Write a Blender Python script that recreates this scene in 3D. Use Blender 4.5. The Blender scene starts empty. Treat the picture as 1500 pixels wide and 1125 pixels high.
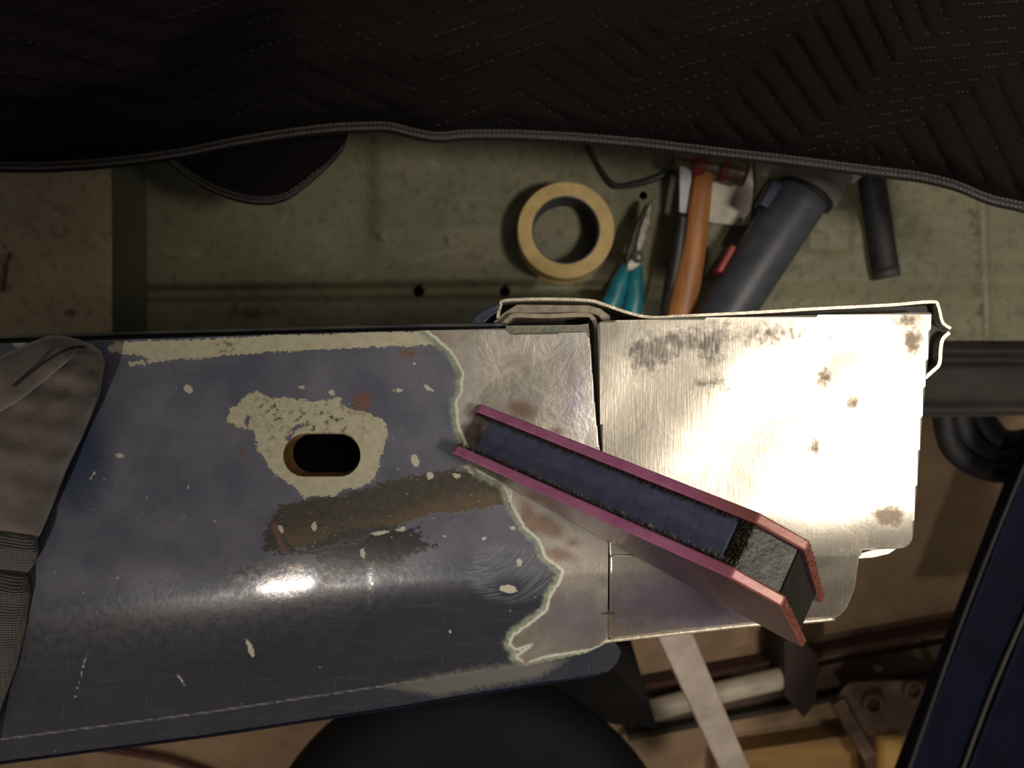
import bpy, bmesh, math, random
import numpy as np
from mathutils import Vector
random.seed(4); rng = np.random.RandomState(7)
S = bpy.context.scene
C = bpy.data.collections.new('workshop'); S.collection.children.link(C)
F, H = 1150.0, 0.40          # focal length in px of the 1500 px frame, camera height over the panel (z = 0)

# ------------------------------------------------------------ camera, world, lights, exposure
cam = bpy.data.cameras.new('camera'); co = bpy.data.objects.new('camera', cam); C.objects.link(co)
co.location = (0, 0, H); cam.sensor_width = 36; cam.lens = F / 1500 * 36
cam.clip_start = .01; cam.clip_end = 50
cam.dof.use_dof = True; cam.dof.focus_distance = 0.37; cam.dof.aperture_fstop = 11.0
S.camera = co
W = bpy.data.worlds.new('world'); S.world = W; W.use_nodes = True
W.node_tree.nodes['Background'].inputs[0].default_value = (1.0, .91, .80, 1)
W.node_tree.nodes['Background'].inputs[1].default_value = 0.13
def area(name, loc, target, size, power, col):
    l = bpy.data.lights.new(name, 'AREA'); l.shape = 'DISK'; l.size = size; l.energy = power; l.color = col
    o = bpy.data.objects.new(name, l); C.objects.link(o); o.location = loc
    o.rotation_euler = (Vector(target) - Vector(loc)).to_track_quat('-Z', 'Y').to_euler(); return o
def spot(name, loc, target, radius, power, col, cone, blend):
    l = bpy.data.lights.new(name, 'SPOT'); l.shadow_soft_size = radius; l.energy = power; l.color = col
    l.spot_size = math.radians(cone); l.spot_blend = blend
    o = bpy.data.objects.new(name, l); C.objects.link(o); o.location = loc
    o.rotation_euler = (Vector(target) - Vector(loc)).to_track_quat('-Z', 'Y').to_euler(); return o
spot('shop_lamp', (.60, -.11, .88), (.62, .02, -.5), .09, 36, (1, .91, .79), 83, .42)
area('ceiling_light', (.75, .45, 2.4), (.1, .1, -.3), .9, 3.5, (1, .90, .76))
area('work_lamp', (-.37, -.99, .86), (-.1165, -.104, 0), .045, 6, (1, .88, .76))
S.view_settings.view_transform = 'Standard'; S.view_settings.look = 'None'
S.view_settings.exposure = 0.0; S.view_settings.gamma = 1.0; S.view_settings.use_curve_mapping = False

# ------------------------------------------------------------ helpers
def P(px, py, z=0.0):
    k = (H - z) / F
    return Vector(((px - 750) * k, (562.5 - py) * k, z))
def PX(p):
    return np.array([750 + F * p[0] / (H - p[2]), 562.5 - F * p[1] / (H - p[2])])
def hexc(h):
    r = []
    for i in (0, 2, 4):
        v = int(h[i:i+2], 16) / 255; r.append(v / 12.92 if v < .04045 else ((v + .055) / 1.055) ** 2.4)
    return (*r, 1)
def link(name, me, mat=None, parent=None, smooth=True):
    o = bpy.data.objects.new(name, me); C.objects.link(o)
    if mat: me.materials.append(mat)
    if parent: o.parent = parent; o.matrix_parent_inverse = parent.matrix_basis.inverted()
    if smooth: me.polygons.foreach_set('use_smooth', [True] * len(me.polygons))
    return o
def mesh(name, v, f, mat=None, parent=None, smooth=True):
    me = bpy.data.meshes.new(name); me.from_pydata([tuple(p) for p in v], [], f); me.update()
    return link(name, me, mat, parent, smooth)
def fixn(o):
    bm = bmesh.new(); bm.from_mesh(o.data); bmesh.ops.recalc_face_normals(bm, faces=bm.faces); bm.to_mesh(o.data); bm.free(); return o
def thing(name, loc, label, cat, group=None):
    o = bpy.data.objects.new(name, None); C.objects.link(o); o.location = loc; o.empty_display_size = .02
    o['label'] = label; o['category'] = cat
    if group: o['group'] = group
    return o
def tag(o, label, cat, kind=None):
    o['label'] = label; o['category'] = cat
    if kind: o['kind'] = kind
    return o
def bev(o, w, n=2, ang=.6):
    m = o.modifiers.new('bevel', 'BEVEL'); m.width = w; m.segments = n; m.limit_method = 'ANGLE'; m.angle_limit = ang; return o
def solid(o, t, off=-1):
    m = o.modifiers.new('solid', 'SOLIDIFY'); m.thickness = t; m.offset = off; return o
def prism(name, top, d, mat, parent=None, smooth=False, bw=0):
    """top: list of Vectors (flat outline), extruded by vector d"""
    d = Vector(d); n = len(top)
    v = list(top) + [p + d for p in top]
    f = [list(range(n)), list(range(2*n-1, n-1, -1))] + [[i, n+i, n+(i+1) % n, (i+1) % n] for i in range(n)]
    o = fixn(mesh(name, v, f, mat, parent, smooth))
    if bw: bev(o, bw)
    return o
def catmull(pts, n=8):
    pts = [Vector(p) for p in pts]; q = [2*pts[0]-pts[1]] + pts + [2*pts[-1]-pts[-2]]; r = []
    for i in range(1, len(q)-2):
        for k in range(n):
            t = k / n; a, b, c, d = q[i-1], q[i], q[i+1], q[i+2]
            r.append(.5*((2*b)+(c-a)*t+(2*a-5*b+4*c-d)*t*t+(3*b-a-3*c+d)*t**3))
    r.append(pts[-1]); return r
def tube(name, pts, rad, mat, parent=None, seg=12, flat=1.0, n=6, sm=True, cap=True):
    p = catmull(pts, n) if n > 1 else [Vector(q) for q in pts]
    if not hasattr(rad, '__len__'): rad = [rad]*len(pts)
    rr = np.interp(np.linspace(0, 1, len(p)), np.linspace(0, 1, len(rad)), rad)
    v = []; f = []
    for i, q in enumerate(p):
        t = (p[min(i+1, len(p)-1)] - p[max(i-1, 0)]).normalized()
        s = t.cross(Vector((0, 0, 1)));
        if s.length < 1e-4: s = Vector((1, 0, 0))
        s.normalize(); u = s.cross(t)
        for k in range(seg):
            a = 2*math.pi*k/seg; v.append(q + s*(math.cos(a)*rr[i]) + u*(math.sin(a)*rr[i]*flat))
    for i in range(len(p)-1):
        for k in range(seg):
            f.append([i*seg+k, i*seg+(k+1) % seg, (i+1)*seg+(k+1) % seg, (i+1)*seg+k])
    if cap: f += [list(range(seg)), list(range((len(p)-1)*seg, len(p)*seg))]
    return fixn(mesh(name, v, f, mat, parent, sm))
def lathe(name, prof, cen, mat, parent=None, seg=64, sm=True, close=True):
    v = []; f = []; n = len(prof)
    for k in range(seg):
        a = 2*math.pi*k/seg
        for r, z in prof: v.append((cen[0]+r*math.cos(a), cen[1]+r*math.sin(a), cen[2]+z))
    for k in range(seg):
        for i in range(n if close else n-1):
            f.append([k*n+i, ((k+1) % seg)*n+i, ((k+1) % seg)*n+(i+1) % n, k*n+(i+1) % n])
    return fixn(mesh(name, v, f, mat, parent, sm))
def box(name, a, b, mat, parent=None, bw=0):
    (x0, y0, z0), (x1, y1, z1) = a, b
    return prism(name, [Vector(p) for p in ((x0, y0, z1), (x1, y0, z1), (x1, y1, z1), (x0, y1, z1))], (0, 0, z0-z1), mat, parent, False, bw)

def sdf(poly, X, Y):
    """signed distance in px, positive inside"""
    poly = np.array(poly, float); d = np.full(X.shape, 1e9); ins = np.zeros(X.shape, bool)
    n = len(poly)
    for i in range(n):
        a = poly[i]; b = poly[(i+1) % n]; e = b-a; L = e@e
        if L < 1e-9: continue
        t = np.clip(((X-a[0])*e[0]+(Y-a[1])*e[1])/L, 0, 1)
        d = np.minimum(d, np.hypot(X-a[0]-t*e[0], Y-a[1]-t*e[1]))
        c = ((a[1] > Y) != (b[1] > Y))
        with np.errstate(divide='ignore', invalid='ignore'):
            xi = (b[0]-a[0])*(Y-a[1])/(b[1]-a[1] if b[1] != a[1] else 1e-9)+a[0]
        ins ^= c & (X < xi)
    return np.where(ins, d, -d)
def ell(cx, cy, rx, ry, X, Y, rot=0):
    c, s = math.cos(rot), math.sin(rot); x = X-cx; y = Y-cy
    u, w = (x*c+y*s)/rx, (-x*s+y*c)/ry
    return (1-np.hypot(u, w))*min(rx, ry)
def linedist(path, X, Y):
    d = np.full(X.shape, 1e9)
    for a, b in zip(path[:-1], path[1:]):
        a = np.array(a, float); e = np.array(b, float)-a; t = np.clip(((X-a[0])*e[0]+(Y-a[1])*e[1])/(e@e), 0, 1)
        d = np.minimum(d, np.hypot(X-a[0]-t*e[0], Y-a[1]-t*e[1]))
    return d
def rounded(poly, radii, n=5):
    r = []; m = len(poly)
    for i in range(m):
        p = Vector(poly[i]); R = radii[i]
        if R <= 0: r.append(tuple(p)); continue
        a = (Vector(poly[i-1])-p).normalized()*R; b = (Vector(poly[(i+1) % m])-p).normalized()*R
        for k in range(n+1):
            t = k/n; r.append(tuple((p+a)*(1-t)**2+p*2*t*(1-t)+(p+b)*t*t))
    return r
def sheet(name, poly, zf, mat, parent, cell=3.0, holes=(), attrs=None, thick=0, smooth=True, bbox=None):
    """a metal skin cut to the outline `poly` (image-plane px at authoring), raised to its own depth zf(px,py)"""
    pa = np.array(poly); x0, y0 = pa.min(0)-cell; x1, y1 = pa.max(0)+cell
    nx = int((x1-x0)/cell)+2; ny = int((y1-y0)/cell)+2
    X, Y = np.meshgrid(x0+cell*np.arange(nx), y0+cell*np.arange(ny)); X = X.ravel(); Y = Y.ravel()
    def full(X, Y):
        s = sdf(poly, X, Y)
        for h in holes: s = np.minimum(s, -sdf(h, X, Y))
        return s
    s = full(X, Y)
    idx = np.arange(nx*ny).reshape(ny, nx)
    q = np.stack([idx[:-1, :-1].ravel(), idx[1:, :-1].ravel(), idx[1:, 1:].ravel(), idx[:-1, 1:].ravel()], 1)
    ins = s > 0; c = ins[q].sum(1); faces = q[c == 4].tolist(); cut = q[(c > 0) & (c < 4)].tolist()
    ex_, ey_, edge = [], [], {}
    def cross(a, b):
        key = (a, b) if a < b else (b, a)
        if key not in edge:
            t = s[key[0]]/(s[key[0]]-s[key[1]]); t = min(max(t, .02), .98)
            edge[key] = nx*ny+len(ex_); ex_.append(X[key[0]]+(X[key[1]]-X[key[0]])*t); ey_.append(Y[key[0]]+(Y[key[1]]-Y[key[0]])*t)
        return edge[key]
    for cell_ in cut:
        f_ = []
        for a_, b_ in zip(cell_, cell_[1:]+cell_[:1]):
            if ins[a_]: f_.append(a_)
            if ins[a_] != ins[b_]: f_.append(cross(a_, b_))
        if len(f_) > 2: faces.append(f_)
    X = np.concatenate([X, ex_]); Y = np.concatenate([Y, ey_])
    used = np.unique(np.concatenate([np.array(f_) for f_ in (faces if len(faces) < 9 else [[v_ for f_ in faces for v_ in f_]])]))
    rm = -np.ones(len(X), int); rm[used] = np.arange(len(used)); rl_ = rm.tolist(); faces = [[rl_[v_] for v_ in f_] for f_ in faces]; X = X[used]; Y = Y[used]
    Z = zf(X, Y); k = (H-Z)/F
    v = np.stack([(X-750)*k, (562.5-Y)*k, Z], 1)
    me = bpy.data.meshes.new(name); me.from_pydata(v.tolist(), [], faces); me.update()
    at = me.attributes.new('pc', 'FLOAT_VECTOR', 'POINT'); at.data.foreach_set('vector', np.stack([X/100, Y/100, 0*X], 1).ravel())
    for kx, fn in (attrs or {}).items():
        a = me.attributes.new(kx, 'FLOAT', 'POINT'); a.data.foreach_set('value', fn(X, Y).astype(float))
    o = link(name, me, mat, parent, smooth)
    if thick: solid(o, thick)
    return o

# ------------------------------------------------------------ node helpers
class M:
    def __init__(s, name):
        s.m = bpy.data.materials.new(name); s.m.use_nodes = True; s.t = s.m.node_tree; s.b = s.t.nodes['Principled BSDF']
    def n(s, t, **k):
        x = s.t.nodes.new(t)
        for a, b in k.items(): setattr(x, a, b)
        return x
    def put(s, sock, v):
        if isinstance(v, bpy.types.NodeSocket): s.t.links.new(v, sock)
        else: sock.default_value = v
    def attr(s, name, vec=False):
        x = s.n('ShaderNodeAttribute', attribute_name=name); return x.outputs['Vector' if vec else 'Fac']
    def obj(s): return s.n('ShaderNodeTexCoord').outputs['Object']
    def mp(s, v, scale=(1, 1, 1), rot=(0, 0, 0)):
        x = s.n('ShaderNodeMapping'); s.put(x.inputs[0], v); x.inputs['Scale'].default_value = scale; x.inputs['Rotation'].default_value = rot; return x.outputs[0]
    def noise(s, v, sc, det=4, rough=.55, dist=0):
        x = s.n('ShaderNodeTexNoise'); s.put(x.inputs['Vector'], v); x.inputs['Scale'].default_value = sc
        x.inputs['Detail'].default_value = det; x.inputs['Roughness'].default_value = rough; x.inputs['Distortion'].default_value = dist; return x.outputs['Fac']
    def ma(s, op, a, b=0, c=0):
        x = s.n('ShaderNodeMath', operation=op); s.put(x.inputs[0], a); s.put(x.inputs[1], b); s.put(x.inputs[2], c); return x.outputs[0]
    def rng(s, v, a, b, c=0, d=1):
        x = s.n('ShaderNodeMapRange'); s.put(x.inputs[0], v)
        for i, q in enumerate((a, b, c, d)): x.inputs[i+1].default_value = q
        return x.outputs[0]
    def mix(s, f, a, b):
        x = s.n('ShaderNodeMix', data_type='RGBA'); s.put(x.inputs[0], f); s.put(x.inputs[6], a); s.put(x.inputs[7], b); return x.outputs[2]
    def mixf(s, f, a, b):
        x = s.n('ShaderNodeMix', data_type='FLOAT'); s.put(x.inputs[0], f); s.put(x.inputs[2], a); s.put(x.inputs[3], b); return x.outputs[0]
    def bump(s, h, st, d=.001):
        x = s.n('ShaderNodeBump'); s.put(x.inputs['Height'], h); x.inputs['Strength'].default_value = st; x.inputs['Distance'].default_value = d
        s.put(s.b.inputs['Normal'], x.outputs[0])
    def set(s, col=None, rough=None, metal=None, **k):
        if col is not None: s.put(s.b.inputs['Base Color'], col)
        if rough is not None: s.put(s.b.inputs['Roughness'], rough)
        if metal is not None: s.put(s.b.inputs['Metallic'], metal)
        for a, b in k.items(): s.put(s.b.inputs[a.replace('_', ' ')], b)
        return s.m
def simple(name, c1, c2, sc, rough=.6, metal=0, bump=0, det=5, stretch=(1, 1, 1), lo=.35, hi=.65, dist=.001, spec=.5):
    m = M(name); v = m.mp(m.obj(), stretch); n = m.noise(v, sc, det)
    if bump: m.bump(m.noise(v, sc*3, 3), bump, dist)
    return m.set(m.mix(m.rng(n, lo, hi), hexc(c1), hexc(c2)), rough, metal, Specular_IOR_Level=spec)

# ------------------------------------------------------------ paint / stripped steel material of the car panel
def panel_mat():
    m = M('blue paint stripped in places'); pc = m.attr('pc', True)
    n1 = m.noise(pc, 1.2, 5); n2 = m.noise(pc, 9, 6, .65); nf = m.noise(pc, 45, 3); nr = m.noise(pc, 16, 4, .6)
    rag = m.ma('SUBTRACT', m.ma('ADD', m.ma('MULTIPLY', n2, .5), m.ma('MULTIPLY', nr, .5)), .5)
    def mask(att, amp, soft=.7, off=0):
        return m.rng(m.ma('ADD', m.ma('ADD', m.attr(att), off), m.ma('MULTIPLY', rag, amp)), -soft, soft)
    col = m.mix(m.rng(n1, .35, .65), hexc('515363'), hexc('686974'))
    col = m.mix(m.ma('MULTIPLY', m.rng(n2, .5, .75), .35), col, hexc('454238'))
    # paint mixed darker around and below the crease, bluish streak above the crease
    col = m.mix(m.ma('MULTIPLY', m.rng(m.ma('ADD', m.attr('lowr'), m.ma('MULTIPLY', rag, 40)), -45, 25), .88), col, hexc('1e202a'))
    col = m.mix(m.ma('MULTIPLY', mask('sblue', 45, 12), .6), col, hexc('1c3450'))
    streak = m.noise(m.mp(pc, (.6, 9, 1), (0, 0, .12)), 2.0, 3)
    col = m.mix(m.ma('MULTIPLY', m.rng(streak, .55, .8), .18), col, hexc('6d6a66'))
    scr = m.noise(m.mp(pc, (14, .8, 1), (0, 0, .15)), 3.0, 2)
    col = m.mix(m.ma('MULTIPLY', m.rng(scr, .66, .78), .35), col, hexc('7b776e'))
    # dark stain and rust
    rst = mask('srust', 45, 3)
    rc = m.mix(m.rng(n2, .38, .62), hexc('2b2b28'), hexc('43392a'))
    rc = m.mix(m.ma('MULTIPLY', m.rng(m.ma('ADD', m.attr('srid'), m.ma('MULTIPLY', rag, 26)), -16, 8), .4), rc, hexc('6f5a3c'))
    col = m.mix(rst, col, rc)
    dk = mask('sdark', 60, 1.5); col = m.mix(m.ma('MULTIPLY', dk, .9), col, hexc('2a2b2a'))
    spk = m.n('ShaderNodeTexVoronoi'); m.put(spk.inputs['Vector'], pc); spk.inputs['Scale'].default_value = 9
    sp = m.rng(spk.outputs['Distance'], .16, .09)
    sp = m.ma('MULTIPLY', sp, m.rng(m.noise(pc, 5, 2), .5, .56)); sp = m.ma('MULTIPLY', sp, m.rng(m.attr('srust'), -20, 10))
    col = m.mix(m.ma('MULTIPLY', sp, .7), col, hexc('8e8a78'))
    spk2 = m.n('ShaderNodeTexVoronoi'); m.put(spk2.inputs['Vector'], pc); spk2.inputs['Scale'].default_value = 3.1
    sp2 = m.ma('MULTIPLY', m.rng(spk2.outputs['Distance'], .07, .045), m.rng(m.noise(m.mp(pc, (1, 1, 1), (0, 0, 1)), 3, 1), .53, .55))
    col = m.mix(m.ma('MULTIPLY', sp2, .5), col, hexc('9a978a'))
    org = mask('sorg', 22, 3); col = m.mix(m.ma('MULTIPLY', org, .8), col, m.mix(m.rng(nf, .4, .6), hexc('543224'), hexc('856254')))
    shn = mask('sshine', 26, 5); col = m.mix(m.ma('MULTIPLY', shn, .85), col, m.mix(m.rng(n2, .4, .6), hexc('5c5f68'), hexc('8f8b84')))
    # cream filler
    cr = mask('scream', 26, .6)
    cc = m.mix(m.rng(n2, .4, .7), hexc('b5b098'), hexc('a09c84')); cc = m.mix(m.ma('MULTIPLY', m.rng(m.noise(pc, 11, 4), .53, .62), m.rng(m.attr('sgrime'), -10, 20)), cc, hexc('5a564a'))
    cc = m.mix(m.ma('MULTIPLY', m.rng(nf, .68, .74), .6), cc, hexc('6a6353'))
    col = m.mix(cr, col, cc)
    chip = mask('schip', 12, .6); col = m.mix(chip, col, hexc('b3b09c'))
    # sanding swirl: paint scuffed pale in arcs
    arc = m.noise(m.mp(m.attr('swv', True), (1, 22, 1)), 1.0, 2)
    sw = m.ma('MULTIPLY', m.rng(m.attr('sswirl'), -2, 8), m.rng(arc, .38, .7)); col = m.mix(m.ma('MULTIPLY', sw, .4), col, hexc('8f9498'))
    # grey-green primer fringe then bright edge then bare steel
    prm = mask('sbare', 16, 3, 9); col = m.mix(prm, col, m.mix(m.rng(n2, .4, .6), hexc('76806f'), hexc('8d9384')))
    edge = mask('sbare', 12, 1.2, 2); col = m.mix(edge, col, hexc('c4c4b4'))
    bare = mask('sbare', 10, 1.5, -2)
    st = m.noise(pc, 2.2, 5, .6, .6)
    sc = m.mix(m.rng(st, .32, .68), hexc('9c948a'), hexc('cfc9be'))
    sc = m.mix(m.ma('MULTIPLY', m.rng(m.noise(pc, 1.4, 3, .5, 1.0), .52, .68), .4), sc, hexc('a9aeb4'))
    brs = m.noise(m.mp(pc, (1.2, 16, 1), (0, 0, -1.1)), 3, 3); sc = m.mix(m.ma('MULTIPLY', m.rng(brs, .45, .8), .3), sc, hexc('d8d2c6'))
    sc = m.mix(m.ma('MULTIPLY', mask('sbr', 14, 5), .8), sc, hexc('775a46'))
    sc = m.mix(m.ma('MULTIPLY', mask('spur', 20, 16), .55), sc, hexc('8a8098'))
    col = m.mix(bare, col, sc)
    wear = m.ma('MULTIPLY', m.rng(m.attr('swear'), -2.4, -.4), m.rng(n2, .36, .52)); col = m.mix(m.ma('MULTIPLY', wear, .6), col, hexc('9a98a0'))
    gr = mask('sgrey', 26, 5); col = m.mix(m.ma('MULTIPLY', gr, .75), col, hexc('6c6a64'))
    metal = m.ma('MULTIPLY', bare, m.mixf(mask('sbr', 14, 5), .72, .2))
    rough = m.mixf(bare, m.mixf(cr, m.rng(n2, .3, .7, .24, .42), .75), m.rng(st, .3, .7, .42, .30))
    rough = m.mixf(rst, rough, .62); rough = m.mixf(shn, rough, .24)
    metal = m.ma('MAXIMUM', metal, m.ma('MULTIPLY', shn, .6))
    hgt = m.ma('ADD', m.ma('MULTIPLY', m.ma('MAXIMUM', cr, bare), -.6), m.ma('MULTIPLY', n2, .35))
    hgt = m.ma('ADD', hgt, m.ma('MULTIPLY', m.ma('MULTIPLY', st, bare), 1.6)); hgt = m.ma('ADD', hgt, m.ma('MULTIPLY', m.ma('MULTIPLY', nf, rst), .8))
    m.bump(hgt, .35, .0009)
    return m.set(col, rough, metal)
def steel_mat():
    m = M('bare sanded sheet steel'); pc = m.attr('pc', True)
    st = m.noise(pc, 1.5, 6, .62, .7); n2 = m.noise(pc, 9, 5, .65); fine = m.noise(pc, 50, 2)
    rag = m.ma('SUBTRACT', n2, .5)
    col = m.mix(m.rng(st, .3, .7), hexc('979083'), hexc('c4bdb0'))
    b1 = m.noise(m.mp(pc, (18, 1.0, 1), (0, 0, .25)), 2.2, 3); col = m.mix(m.ma('MULTIPLY', m.rng(b1, .5, .75), .45), col, hexc('cfc8ba'))
    b2 = m.noise(m.mp(pc, (24, 1.2, 1), (0, 0, -.45)), 1.6, 2); sc = m.rng(b2, .66, .76)
    col = m.mix(m.ma('MULTIPLY', sc, .5), col, hexc('e4ddcf'))
    dk = m.rng(m.ma('ADD', m.attr('sdk'), m.ma('MULTIPLY', rag, 70)), -9, 16)
    dk = m.ma('MULTIPLY', dk, m.rng(m.noise(m.mp(pc, (9, 2, 1)), 2.5, 4), .3, .6, .35, 1)); col = m.mix(m.ma('MULTIPLY', dk, .8), col, hexc('57524b'))
    br = m.rng(m.ma('ADD', m.attr('sbr'), m.ma('MULTIPLY', rag, 26)), -5, 6); col = m.mix(m.ma('MULTIPLY', br, .7), col, hexc('6f5a48'))
    col = m.mix(m.ma('MULTIPLY', m.rng(m.ma('ADD', m.attr('spur'), m.ma('MULTIPLY', rag, 40)), -20, 20), .75), col, hexc('7a6c92'))
    ed = m.rng(m.attr('sedge'), 3.2, .8); col = m.mix(m.ma('MULTIPLY', ed, .6), col, hexc('dbd5c8'))
    rough = m.rng(st, .3, .7, .36, .27); rough = m.mixf(m.ma('MAXIMUM', dk, br), rough, .62)
    m.bump(m.ma('ADD', m.ma('MULTIPLY', st, 1.5), m.ma('ADD', m.ma('MULTIPLY', b1, .35), m.ma('MULTIPLY', n2, .15))), .16, .0009)
    return m.set(col, rough, m.mixf(m.ma('MAXIMUM', dk, br), .78, .5))
MP = panel_mat(); MS = steel_mat()
m_rim = simple('bright cut sheet edge', 'a8a090', 'd0c6b2', 300, .42, .7, .2)
m_cream = simple('primed steel layer', '9a907c', '84796a', 200, .6, .3, .3)
m_dark = simple('dark inner sheet steel', '1d1c1b', '2c2a28', 60, .6, .4)
m_navy = simple('navy painted steel', '060818', '0a0e24', 25, .6, 0, .15, spec=.1)
m_bluerim = simple('blue painted flange', '1d2638', '333e55', 120, .4, 0, .3)
m_rustrim = simple('rusty raw hole edge', '5e4426', '7d5c34', 300, .8, 0, .6)
m_grey_rim = simple('scuffed grey flange edge', '3a3b40', '6a6864', 90, .5, .3, .2, stretch=(.2, 1, 1))

# ------------------------------------------------------------ the panel's surface
def crease(x): return np.interp(x, [-200, 0, 200, 430, 600, 750, 890, 1100, 1260], [925, 900, 884, 862, 852, 846, 838, 826, 812])
def low(x): return np.interp(x, [-200, 0, 300, 580, 752, 860, 893, 1000, 1100, 1225, 1260], [1110, 1083, 1044, 1002, 976, 952, 936, 923, 913, 906, 903])
def flg(x): return np.interp(x, [-200, 0, 300, 580, 700, 800, 900, 960], [1142, 1117, 1078, 1036, 1016, 1000, 984, 950])
def zs(X, Y):
    yc, yl = crease(X), low(X)
    a = np.clip((Y-(yc-80))/80, 0, 1); s = np.clip((Y-yc)/(yl-yc), 0, 1); f = np.clip((Y-yl)/40, 0, 1.5)
    wave = .0006*np.sin(X/70)*np.sin(Y/60+1) + .0004*np.sin(X/33+Y/41)
    return -.004*a**2 - .020*s - .030*s**2 - .017*f + wave*np.clip((Y-470)/60, 0, 1)*np.clip((yc-Y)/70, 0, 1)

body = thing('rear_body_panel', P(450, 700, -.03), 'dark blue car rear panel with cream filler patches, slotted hole and stripped steel right end', 'car panel')
outline = [(-220, 506), (0, 503), (160, 498), (400, 490), (620, 484), (740, 481), (748, 490), (858, 486), (864, 494), (872, 600), (878, 655), (886, 740), (891, 800), (890, 936),
           (902, 943), (910, 956), (904, 972), (890, 985), (800, 1000), (700, 1016), (580, 1036), (300, 1078), (0, 1117), (-220, 1146)]
R = 31; slot = []
for k in range(24): a = math.pi/2+math.pi*k/23; slot.append((446+R*math.cos(a), 667-R*math.sin(a)))
for k in range(24): a = -math.pi/2+math.pi*k/23; slot.append((497+R*math.cos(a), 667-R*math.sin(a)))
bare = [(622, 482), (640, 497), (662, 516), (678, 545), (676, 575), (668, 590), (672, 625), (682, 650), (700, 690), (738, 708), (750, 740), (768, 772), (790, 792), (798, 815), (824, 836), (818, 855), (806, 872),
        (800, 895), (778, 912), (752, 930), (746, 943), (756, 952), (780, 944), (768, 953), (755, 962), (770, 972), (800, 962), (850, 954), (930, 948), (930, 460), (700, 460)]
cream_a = [(155, 512), (165, 502), (230, 499), (300, 497), (400, 491), (500, 488), (600, 485), (640, 486), (652, 505), (640, 506), (560, 508), (465, 512), (400, 516), (345, 520), (300, 524), (280, 526), (262, 526), (240, 530), (190, 536), (186, 531), (220, 527), (205, 520), (175, 518)]
cream_b = [(332, 618), (336, 597), (349, 594), (355, 583), (377, 572), (392, 582), (425, 583), (454, 588), (482, 586), (499, 581), (518, 601), (540, 605), (554, 612), (564, 616), (569, 634), (564, 649), (560, 663), (554, 687), (547, 704), (521, 717), (504, 716), (490, 727), (454, 727), (446, 731), (437, 718), (403, 694), (390, 678), (377, 656), (372, 630), (353, 627)]
cream_c = [(676, 682), (700, 678), (725, 690), (700, 696), (690, 694)]
rust = [(386, 806), (392, 768), (408, 742), (440, 732), (500, 724), (545, 712), (600, 698), (660, 688), (722, 692), (748, 722), (740, 740), (690, 748), (640, 752), (600, 766), (560, 780), (520, 790), (470, 803), (440, 806)]
dark = [(385, 806), (393, 765), (410, 745), (405, 780), (440, 808), (500, 775), (560, 770), (610, 775), (618, 790), (640, 800), (600, 812), (572, 838), (545, 832), (505, 842), (470, 858), (474, 832), (455, 812), (410, 814)]
def mx(*a):
    r = a[0]
    for q in a[1:]: r = np.maximum(r, q)
    return r
rchips = [(rng.uniform(60, 740), rng.uniform(545, 1000), rng.uniform(.9, 1.7), rng.uniform(.8, 1.5)) for _ in range(22)]
def chips(X, Y):
    L = [(276, 570, 7, 6, .8), (177, 667, 7, 3, 0), (136, 696, 7, 2, -.9), (29, 504, 11, 6, .1), (63, 502, 6, 3, 0), (276, 713, 3, 2, -.8), (442, 567, 5, 3, -.2), (486, 575, 5, 4, .5), (584, 572, 6, 2.5, 0), (627, 568, 8, 2.5, .6),
         (608, 674, 6, 9, -.4), (607, 532, 1.5, 2, 0), (255, 489, 2.5, 3, 0), (275, 489, 3, 3, 0), (294, 489, 3, 3, 0), (460, 771, 4, 7, 0), (411, 774, 3, 6, -.3), (555, 781, 16, 2.6, -.15), (588, 775, 7, 3, -.2), (630, 697, 5, 6, 0), (668, 697, 6, 3, .2),
         (531, 810, 4, 7, 0), (543, 852, 1.6, 10, 0), (761, 824, 4, 5, 0), (752, 774, 4, 3, 0), (367, 950, 4, 13, -.35), (265, 995, 1.5, 8, -.6), (120, 985, 1.2, 26, .25), (172, 846, 3, 2, .5), (709, 789, 4, 3, 0), (652, 785, 3, 2, 0), (745, 863, 13, 6, .1), (660, 925, 2, 2, 0)]
    r = mx(*[ell(a, b, c, d, X, Y, e) for a, b, c, d, e in L])
    return mx(r, *[ell(a, b, c, d, X, Y)*.8 for a, b, c, d in rchips])
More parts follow.
